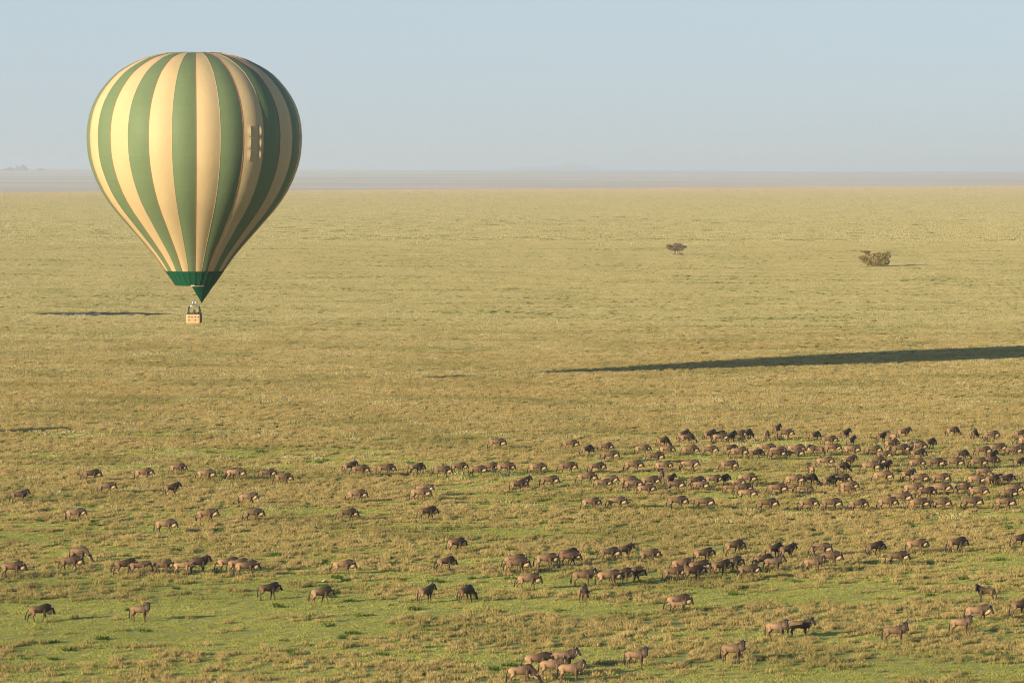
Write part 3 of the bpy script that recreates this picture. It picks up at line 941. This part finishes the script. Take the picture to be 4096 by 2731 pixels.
# (tile x, tile y): (x in tile*3, y of feet in tile*3, heading, pose[, scale]); heading 0 = right, 90 = away
HERD = {
 (0, 1690): [(225, 978, 12, 's'), (1090, 715, 10, 'w'), (1270, 862, -10, 'w'), (1715, 700, 5, 'w'), (2125, 632, 12, 'w'), (2055, 890, 30, 's')],
 (700, 1690): [(360, 710, 0, 'w'), (665, 690, 5, 'w'), (715, 705, -5, 'w'), (1095, 700, 0, 'w'), (1290, 752, 5, 'w'), (865, 1000, -8, 'k'), (2090, 620, 35, 's'), (2210, 655, 8, 'w'), (2170, 965, 10, 'w')],
 (1400, 1690): [(420, 650, 15, 'w'), (790, 632, 25, 'w'), (1100, 672, 5, 'w'), (1300, 615, 8, 'w'), (1520, 655, -5, 'w'), (1660, 625, 12, 'w'), (1855, 630, 8, 'w'), (1755, 325, -5, 'w'),
   (2010, 845, 20, 'w'), (2080, 800, 35, 's'), (830, 950, 0, 'w'), (880, 892, -15, 'k')],
 (2100, 1690): [(140, 628, 5, 'w'), (280, 790, 0, 'w'), (535, 335, 5, 'w'), (735, 415, 40, 'w'), (955, 372, 12, 'w'), (1005, 480, -8, 'w'), (500, 620, 5, 'w'), (850, 620, 8, 'w'), (730, 755, 5, 'w'),
   (1000, 778, -5, 'w'), (920, 820, 5, 'w'), (1230, 790, 0, 'w'), (1285, 830, 0, 'w'), (1490, 800, 5, 'w'), (1440, 890, 0, 'w'), (1400, 402, 15, 'w'), (1695, 405, 12, 'w'), (1550, 495, 3, 'w'),
   (1650, 310, 35, 'g'), (1970, 412, 10, 'w'), (2200, 415, -3, 'w'), (1890, 232, 40, 's'), (1940, 268, 25, 'g'), (1290, 605, 3, 'w'), (1650, 608, 8, 'w'), (1960, 598, -3, 'k'), (1640, 715, -85, 's'),
   (1735, 772, 50, 's'), (1790, 835, -8, 'w'), (2040, 795, 10, 'w'), (2095, 832, -12, 'w', .85), (780, 1060, 12, 'w'), (1090, 1045, 0, 'w'), (1815, 1052, 5, 'w'), (2135, 1052, -8, 'w')],
 (2700, 1690): [(405, 225, 35, 's'), (520, 218, 10, 'w'), (530, 255, 0, 'w'), (670, 245, 50, 's'), (760, 215, 8, 'w'), (865, 210, 45, 'g'), (1100, 220, 75, 'g'), (1220, 155, 55, 's'), (1315, 215, -3, 'w'),
   (1670, 230, 45, 'w'), (2040, 215, 45, 's'), (2110, 292, 50, 's'), (1840, 290, 8, 'w'), (1880, 385, 3, 'w'), (1700, 412, 190, 'k'), (2110, 400, 3, 'w'), (655, 395, 20, 'w'), (755, 435, 5, 'w'), (965, 455, 20, 'w'),
   (1090, 388, 5, 'w'), (1220, 425, -3, 'w'), (1210, 457, 3, 'w'), (1440, 398, 3, 'w'), (1430, 450, 3, 'w'), (635, 592, 3, 'w'), (1785, 555, 5, 'w'), (2080, 545, 30, 's'), (2005, 620, 30, 'g'), (1630, 660, 105, 's'),
   (450, 770, 10, 'w'), (560, 765, 30, 'w'), (850, 765, 8, 'w'), (745, 788, 0, 'c', .75), (658, 865, 0, 'A', .85), (805, 880, 8, 'w'), (850, 945, -5, 'w'), (1420, 775, 5, 'w'), (1610, 770, 30, 'g'), (1215, 880, -3, 'w'),
   (1380, 860, 15, 'A', .82), (1540, 876, 0, 'A', .85), (1840, 785, 40, 'w'), (1985, 775, 15, 'w'), (2075, 852, 5, 'w'), (2060, 895, 20, 'A', .82), (1095, 1075, 3, 'w'), (1585, 1070, 3, 'w'), (1860, 1070, 3, 'w'), (2185, 1075, 15, 'w')],
 (3312, 1690): [(530, 410, 3, 'w'), (640, 245, 45, 's'), (765, 250, 130, 's'), (905, 200, 25, 's'), (1490, 180, 25, 'g'), (1755, 210, 60, 'g'), (1950, 225, 5, 'w'), (2310, 215, 20, 'w'), (755, 332, 20, 'w'), (740, 390, 80, 'A', .8),
   (660, 465, -3, 'w', .88), (860, 402, 3, 'w'), (978, 388, -70, 's'), (1080, 366, 10, 'w'), (1070, 460, 20, 'w'), (1215, 330, 45, 'w'), (1600, 467, 20, 'g'), (1850, 415, 3, 'w'), (2020, 392, 5, 'w'), (2215, 416, -5, 'w'),
   (2310, 372, 10, 'w'), (2370, 300, 0, 'w'), (1962, 482, 45, 's'), (1790, 565, 5, 'w'), (1945, 545, 20, 'w'), (2290, 560, 35, 'w'), (1055, 570, 5, 'w'), (1275, 572, 5, 'w'), (1500, 570, 5, 'w'), (575, 553, 5, 'w'), (500, 615, -5, 'w'),
   (688, 605, 45, 's'), (645, 735, -5, 'w'), (955, 712, 30, 's'), (1080, 757, -3, 'w'), (1335, 760, 0, 'w'), (1858, 682, -12, 'g'), (1770, 772, -3, 'w'), (1962, 776, 30, 'w'), (2130, 770, 30, 'w'), (2022, 762, 42, 'w'),
   (1010, 890, -3, 'w'), (1345, 886, -3, 'w'), (1165, 937, 15, 'w'), (1610, 880, 12, 'w'), (1795, 926, -8, 'w'), (2215, 897, 0, 'w'), (2160, 928, -3, 'w', .88), (2110, 1062, -3, 'w'), (700, 1062, 5, 'w'), (862, 1002, -5, 'w'),
   (1080, 1066, 3, 'w'), (1345, 1062, 0, 'w'), (1715, 1055, -3, 'w')],
 (0, 2020): [(895, 205, 3, 'k'), (1975, 352, -5, 'w'), (945, 692, -25, 'g'), (840, 800, -3, 'w'), (140, 880, 3, 'w'), (1490, 842, 12, 'w'), (1665, 848, 8, 'A', .9), (1945, 837, 8, 'w', .88), (2190, 846, 3, 'A', .9)],
 (700, 2020): [(280, 822, 25, 's'), (370, 220, -3, 'k'), (930, 205, 3, 'w'), (2060, 207, 8, 'w'), (625, 812, 12, 'w'), (745, 828, 12, 'w'), (845, 866, 8, 'w'), (2010, 840, 5, 'w')],
 (1400, 2020): [(920, 187, 20, 'w'), (1265, 570, 30, 'w'), (1140, 800, 28, 'w'), (1965, 785, 12, 'w'), (1995, 828, 3, 'w'), (2130, 1022, 8, 'w')],
 (2100, 2020): [(240, 772, 8, 'w'), (510, 702, 25, 'w'), (520, 742, 0, 'w'), (1000, 682, 5, 'w'), (1190, 652, 35, 's'), (1480, 712, 12, 'w'), (695, 982, 5, 's'), (990, 986, 12, 'w'), (1150, 952, 20, 'w'), (1285, 932, 5, 'w'),
   (2130, 702, 25, 'w'), (1870, 822, 12, 'w'), (1775, 926, 10, 'w'), (2075, 850, 15, 'w'), (2015, 926, 25, 'w')],
 (2700, 2020): [(700, 607, 25, 'w'), (540, 856, 30, 'w'), (670, 812, 25, 'w'), (870, 902, 8, 'w'), (1045, 782, 30, 'w'), (1180, 807, -15, 's'), (1180, 657, 45, 'w'), (1340, 662, 40, 's'), (1735, 632, 3, 'w'), (1660, 817, -5, 's'), (1855, 742, -5, 'w')],
 (3312, 2020): [(555, 616, 30, 'w'), (1050, 592, 12, 'w'), (1535, 577, 25, 'w'), (2300, 522, 25, 'w'), (820, 737, -3, 'w')],
 (0, 2331): [(470, 472, 25, 'w'), (1680, 464, -22, 'u')],
 (700, 2331): [(1115, 207, 25, 'w'), (1745, 257, 25, 'w')],
 (1400, 2331): [(910, 242, 45, 's'), (1385, 236, 50, 'g'), (2045, 1225, 12, 'g')],
 (2100, 2331): [(700, 226, 72, 'g'), (1830, 350, 8, 'w'), (1845, 367, -20, 'U', .74), (1335, 1024, -14, 'u'), (140, 1078, 12, 'w'), (470, 1030, -8, 's'), (320, 1150, -5, 's'), (545, 1202, -12, 's')],
 (2700, 2331): [(695, 963, -20, 'u'), (1222, 682, -20, 'u'), (1500, 658, -12, 's')],
 (3312, 2331): [(1890, 236, 188, 'v'), (1785, 482, -8, 'k'), (1595, 622, -15, 'u'), (805, 732, -10, 'u'), (2300, 406, 30, 'w')],
}
def ordinal(n):
    suf = 'th' if 10 <= n % 100 <= 20 else {1: 'st', 2: 'nd', 3: 'rd'}.get(n % 10, 'th')
    return f'{n}{suf}'
BANDS = [(1788, 'the rearmost row'), (1850, 'the second row from the back'), (1915, 'the third row from the back'), (1996, 'the fourth row from the back'), (2110, 'the fifth row from the back'),
         (2252, 'the sixth row from the back'), (2308, 'the seventh row from the back'), (2385, 'the eighth row from the back'), (2530, 'the second row from the bottom edge'), (9999, 'the row nearest the bottom edge')]

def herd():
    items = []
    for (x0, y0), lst in HERD.items():
        for it in lst:
            items.append((x0 + it[0] / 3, y0 + it[1] / 3, it[2], it[3], it[4] if len(it) > 4 else 1.0))
    items.sort(key=lambda q: q[0])
    count = {}
    spots = []
    for k, (u, v, hd, po, sc) in enumerate(items):
        row = next(n for lim, n in BANDS if v < lim)
        count[row] = count.get(row, 0) + 1
        rr = random.Random(int(u * 7 + v * 13))
        if po == 'w': po = rr.choice('aabbc')
        p = px_ground(u, v)
        root = empty('wildebeest', p)
        a = hd + rr.uniform(-3, 3) - math.degrees(math.atan2(p.x, p.y)) * 0.5
        root.rotation_euler = (0, 0, R(a))
        s = sc * rr.uniform(0.95, 1.06)
        root.scale = (s * rr.uniform(.97, 1.03), s, s)
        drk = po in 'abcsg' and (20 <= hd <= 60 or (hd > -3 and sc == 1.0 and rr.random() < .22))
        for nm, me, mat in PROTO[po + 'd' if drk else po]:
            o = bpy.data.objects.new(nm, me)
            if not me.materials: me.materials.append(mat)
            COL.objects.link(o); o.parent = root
        young = po in 'AU'
        look = 'brown calf' if young else ('small wildebeest' if sc < .9 else ('dark-shouldered wildebeest' if 22 <= hd <= 60 else ('pale wildebeest' if hd <= -3 else 'wildebeest')))
        act = {'g': 'grazing', 's': 'standing head up', 'u': 'facing the camera', 'U': 'facing the camera', 'v': 'standing facing left', 'k': 'standing'}.get(po, 'walking right')
        if 60 < hd <= 110: act = 'seen from behind'
        if hd < -60: act = 'seen head-on'
        if 110 < hd < 160: act = 'turned back leftwards'
        if hd == 190: act = 'facing left'
        if po in 'abc' and hd >= 22: act = 'walking away'
        tag(root, f'{look} {act}, {ordinal(count[row])} from left in {row}', 'wildebeest', 'herd of wildebeest crossing the plain')
        spots.append((p.x, p.y))
    return np.array(spots)
SPOTS = herd()

# ------------------------------------------------------------------ two small white birds
def bird(u, v, label, rz):
    p = px_ground(u, v)
    r = empty('white_bird', p); r.rotation_euler = (0, 0, R(rz)); r.scale = (.62, .62, .62)
    mb = MB()
    loft_path(mb, [((-.20, 0, .27), 0, .015, .02), ((-.12, 0, .29), 0, .05, .05), ((0, 0, .31), 0, .075, .07), ((.10, 0, .34), 0, .05, .045), ((.14, 0, .41), 0, .024, .022), ((.13, 0, .49), 0, .02, .02), ((.17, 0, .53), 0, .028, .024), ((.21, 0, .53), 0, .012, .012)])
    mesh_obj('body', mb.mesh('body', True), r, M_WHITE)
    mesh_obj('beak', MB().tube([(.20, 0, .53), (.28, 0, .515)], [.011, .003], 6).mesh('beak'), r, M_BEARD)
    for s in (-1, 1):
        mesh_obj('leg', MB().tube([(0, s * .03, .27), (.02, s * .03, .14), (0, s * .03, 0)], .008, 5).mesh('leg'), r, M_DARKHAIR)
    tag(r, label, 'bird', 'small white birds among the herd')
bird(1293, 2332, 'tiny white bird on green sward right of three walking wildebeest', 20)
bird(1685, 2118, 'tiny white bird in tan grass below a lone dark wildebeest', 160)

# ------------------------------------------------------------------ grass
def blade_clump(name, n, rad, hmin, hmax, width, lean, seed):
    rs = np.random.default_rng(seed)
    v, f, tt = [], [], []
    for _ in range(n):
        a = rs.uniform(0, 2 * math.pi); r = rad * math.sqrt(rs.uniform(0, 1))
        bx, by = r * math.cos(a), r * math.sin(a)
        h = rs.uniform(hmin, hmax) * (1 - 0.35 * (r / rad) ** 2)
        la = a + rs.normal(0, .9); ln = lean * h * rs.uniform(.2, 1.0)
        th = rs.uniform(0, math.pi); wx, wy = math.cos(th) * width / 2, math.sin(th) * width / 2
        mx, my = bx + math.cos(la) * ln * .35, by + math.sin(la) * ln * .35
        ex, ey = bx + math.cos(la) * ln, by + math.sin(la) * ln
        k = len(v)
        v += [(bx - wx, by - wy, -.03), (bx + wx, by + wy, -.03), (mx - wx * .9, my - wy * .9, h * .6), (mx + wx * .9, my + wy * .9, h * .6), (ex, ey, h)]
        f += [(k, k + 1, k + 3, k + 2), (k + 2, k + 3, k + 4)]
        tt += [0, 0, .6, .6, 1.0]
    me = from_py(name, v, f)
    at = me.attributes.new('t', 'FLOAT', 'POINT'); at.data.foreach_set('value', tt)
    return me

def lattice(x, y, s, seed):
    """smooth value noise in numpy"""
    x = x / s; y = y / s
    xi = np.floor(x).astype(np.int64); yi = np.floor(y).astype(np.int64)
    fx = x - xi; fy = y - yi
    fx = fx * fx * (3 - 2 * fx); fy = fy * fy * (3 - 2 * fy)
    def hsh(a, b):
        h = (a * 374761393 + b * 668265263 + seed * 974634777) & 0x7fffffff
        h = ((h ^ (h >> 13)) * 1274126177) & 0x7fffffff
        return ((h ^ (h >> 16)) & 0xffff) / 65535.0
    return (hsh(xi, yi) * (1 - fx) + hsh(xi + 1, yi) * fx) * (1 - fy) + (hsh(xi, yi + 1) * (1 - fx) + hsh(xi + 1, yi + 1) * fx) * fy

def cover(x, y):
    n = .42 * lattice(x * .5, y, 9.0, 3) + .34 * lattice(x * .7, y, 3.6, 5) + .24 * lattice(x, y, 1.5, 8)
    big = lattice(x * .4, y, 42.0, 21)
    return n + .13 * (big - .5)

def scatter(d0, d1, dens):
    """random points over the viewed wedge between two distances"""
    w = lambda d: .225 / KD * d * 1.12 + 24
    area = (w(d0) + w(d1)) * (d1 - d0)
    n = int(area * dens)
    y = np.sqrt(rng.uniform(d0 ** 2, d1 ** 2, n))
    x = rng.uniform(-1, 1, n) * w(y)
    return x, y

def grass_object(name, protos, mat, x, y, smin, smax, label, zs=1.0, mod=None):
    col = bpy.data.collections.new(name + '_kinds')
    for i, me in enumerate(protos):
        if not me.materials: me.materials.append(mat)
        o = bpy.data.objects.new(f'{name}_{i:02d}', me)
        col.objects.link(o)
    keep = ((x - POND.x) / 16.5) ** 2 + ((y - POND.y) / 9.5) ** 2 > 1
    x, y = x[keep], y[keep]
    n = len(x)
    me = bpy.data.meshes.new(name)
    me.vertices.add(n)
    co = np.zeros((n, 3)); co[:, 0] = x; co[:, 1] = y; co[:, 2] = terrain(x, y)
    me.vertices.foreach_set('co', co.ravel())
    s = rng.uniform(smin, smax, n)
    if mod is not None: s = s * mod(x, y)
    sc = np.stack([s, s, s * zs * rng.uniform(.75, 1.2, n)], 1)
    a = me.attributes.new('scl', 'FLOAT_VECTOR', 'POINT'); a.data.foreach_set('vector', sc.ravel())
    ro = np.zeros((n, 3)); ro[:, 2] = rng.uniform(0, 6.28, n)
    a = me.attributes.new('rot', 'FLOAT_VECTOR', 'POINT'); a.data.foreach_set('vector', ro.ravel())
    a = me.attributes.new('idx', 'INT', 'POINT'); a.data.foreach_set('value', rng.integers(0, len(protos), n).astype(np.int32))
    me.materials.append(mat)
    o = mesh_obj(name, me)
    ng = bpy.data.node_groups.new(name, 'GeometryNodeTree')
    ng.interface.new_socket('Geometry', in_out='INPUT', socket_type='NodeSocketGeometry')
    ng.interface.new_socket('Geometry', in_out='OUTPUT', socket_type='NodeSocketGeometry')
    gi = ng.nodes.new('NodeGroupInput'); go = ng.nodes.new('NodeGroupOutput')
    ip = ng.nodes.new('GeometryNodeInstanceOnPoints')
    ci = ng.nodes.new('GeometryNodeCollectionInfo')
    ci.inputs['Collection'].default_value = col
    ci.inputs['Separate Children'].default_value = True
    ci.inputs['Reset Children'].default_value = True
    def attr(nm, ty):
        q = ng.nodes.new('GeometryNodeInputNamedAttribute'); q.data_type = ty; q.inputs['Name'].default_value = nm
        return q.outputs[0]
    L = ng.links.new
    L(gi.outputs[0], ip.inputs['Points']); L(ci.outputs[0], ip.inputs['Instance'])
    ip.inputs['Pick Instance'].default_value = True
    L(attr('idx', 'INT'), ip.inputs['Instance Index'])
    L(attr('rot', 'FLOAT_VECTOR'), ip.inputs['Rotation'])
    L(attr('scl', 'FLOAT_VECTOR'), ip.inputs['Scale'])
    L(ip.outputs[0], go.inputs[0])
    md = o.modifiers.new('grass', 'NODES'); md.node_group = ng
    tag(o, label, kind='stuff')
    return o

def near_thr(x, y):
    """share of bare sward: more of it close by and to the left"""
    y = y / KD
    t = np.interp(y, [140, 190, 240, 300, 360], [.50, .46, .40, .30, .16])
    return t + .045 * np.clip(-x / 28.0, -1, 1) * np.clip((260 - y) / 100, 0, 1)

def streaks(x, y):
    """patchy growth: long thin strips where the hay stands lower or taller"""
    n = .5 * lattice(x * .35, y, 11.0, 31) + .3 * lattice(x * .5, y, 4.0, 33) + .2 * lattice(x, y, 30.0, 35)
    return np.interp(n, [.25, .42, .6, .75], [.5, .85, 1.05, 1.2])

x, y = scatter(136 * KD, 470 * KD, 2.1)
c = cover(x, y); k = c > near_thr(x, y) + rng.normal(0, .06, len(x))
k &= rng.uniform(0, 1, len(x)) < np.interp(y / KD, [300, 470], [1, .05])
tus = [blade_clump(f'tussock_{i}', 72, .32, .18, .40, .026, .65, 40 + i) for i in range(6)]
grass_object('tussock_grass', tus, M_STRAW, x[k], y[k], .6, 1.35, 'tan dry tussock grass among the herd')
x, y = scatter(136 * KD, 340 * KD, 5.0)
c = cover(x, y); k = c < near_thr(x, y) + .08
low = [blade_clump(f'sward_{i}', 50, .36, .03, .11, .022, .7, 80 + i) for i in range(5)]
grass_object('short_grass', low, M_LAWN, x[k], y[k], .6, 1.4, 'short green grazed grass between the tussocks', mod=lambda a, b: .6 + .8 * lattice(a, b, 1.1, 51))
x, y = scatter(136 * KD, 900 * KD, .10)
c = .6 * lattice(x * .6, y, 7.0, 77) + .4 * lattice(x, y, 2.5, 78)
k = (c > .60)
herb = [blade_clump(f'herb_{i}', 60, .34, .10, .26, .05, .8, 120 + i) for i in range(3)]
grass_object('green_herbs', herb, M_HERB, x[k], y[k], .7, 1.6, 'darker green leafy herbs dotted through the grass')
x, y = scatter(200 * KD, 1000 * KD, .50)
k = rng.uniform(0, 1, len(x)) < np.interp(y / KD, [200, 300, 440, 1000], [.02, .35, 1, .75])
hay = [blade_clump(f'hay_{i}', 70, .85, .15, .36, .06, .7, 160 + i) for i in range(6)]
grass_object('standing_grass', hay, M_HAY, x[k], y[k], .8, 1.4, 'pale standing hay-coloured grass of the middle plain', mod=streaks)
x, y = scatter(940 * KD, 5000 * KD, .028)
k = ridge_s(x, y) < 700
dk = k & (ridge_s(x, y) > -2300 * rng.uniform(.05, 1, len(x)) ** 1.3 * np.interp(x, [-700, 900], [.35, 1.2]))
k &= ~dk
fh = [blade_clump(f'far_hay_{i}', 80, 4.0, .2, .5, .30, .7, 190 + i) for i in range(4)]
fh2 = [blade_clump(f'far_dry_{i}', 80, 4.0, .2, .5, .30, .7, 210 + i) for i in range(4)]
grass_object('distant_grass', fh, M_HAY, x[k], y[k], .8, 1.3, 'pale grass of the far plain up to the rise', mod=lambda a, b: np.interp(lattice(a * .3, b, 90.0, 61), [.2, .45, .7], [.8, .97, 1.12]))
grass_object('dry_grass', fh2, M_DRY, x[dk], y[dk], .8, 1.2, 'pinkish dry grass belt along the far rise')
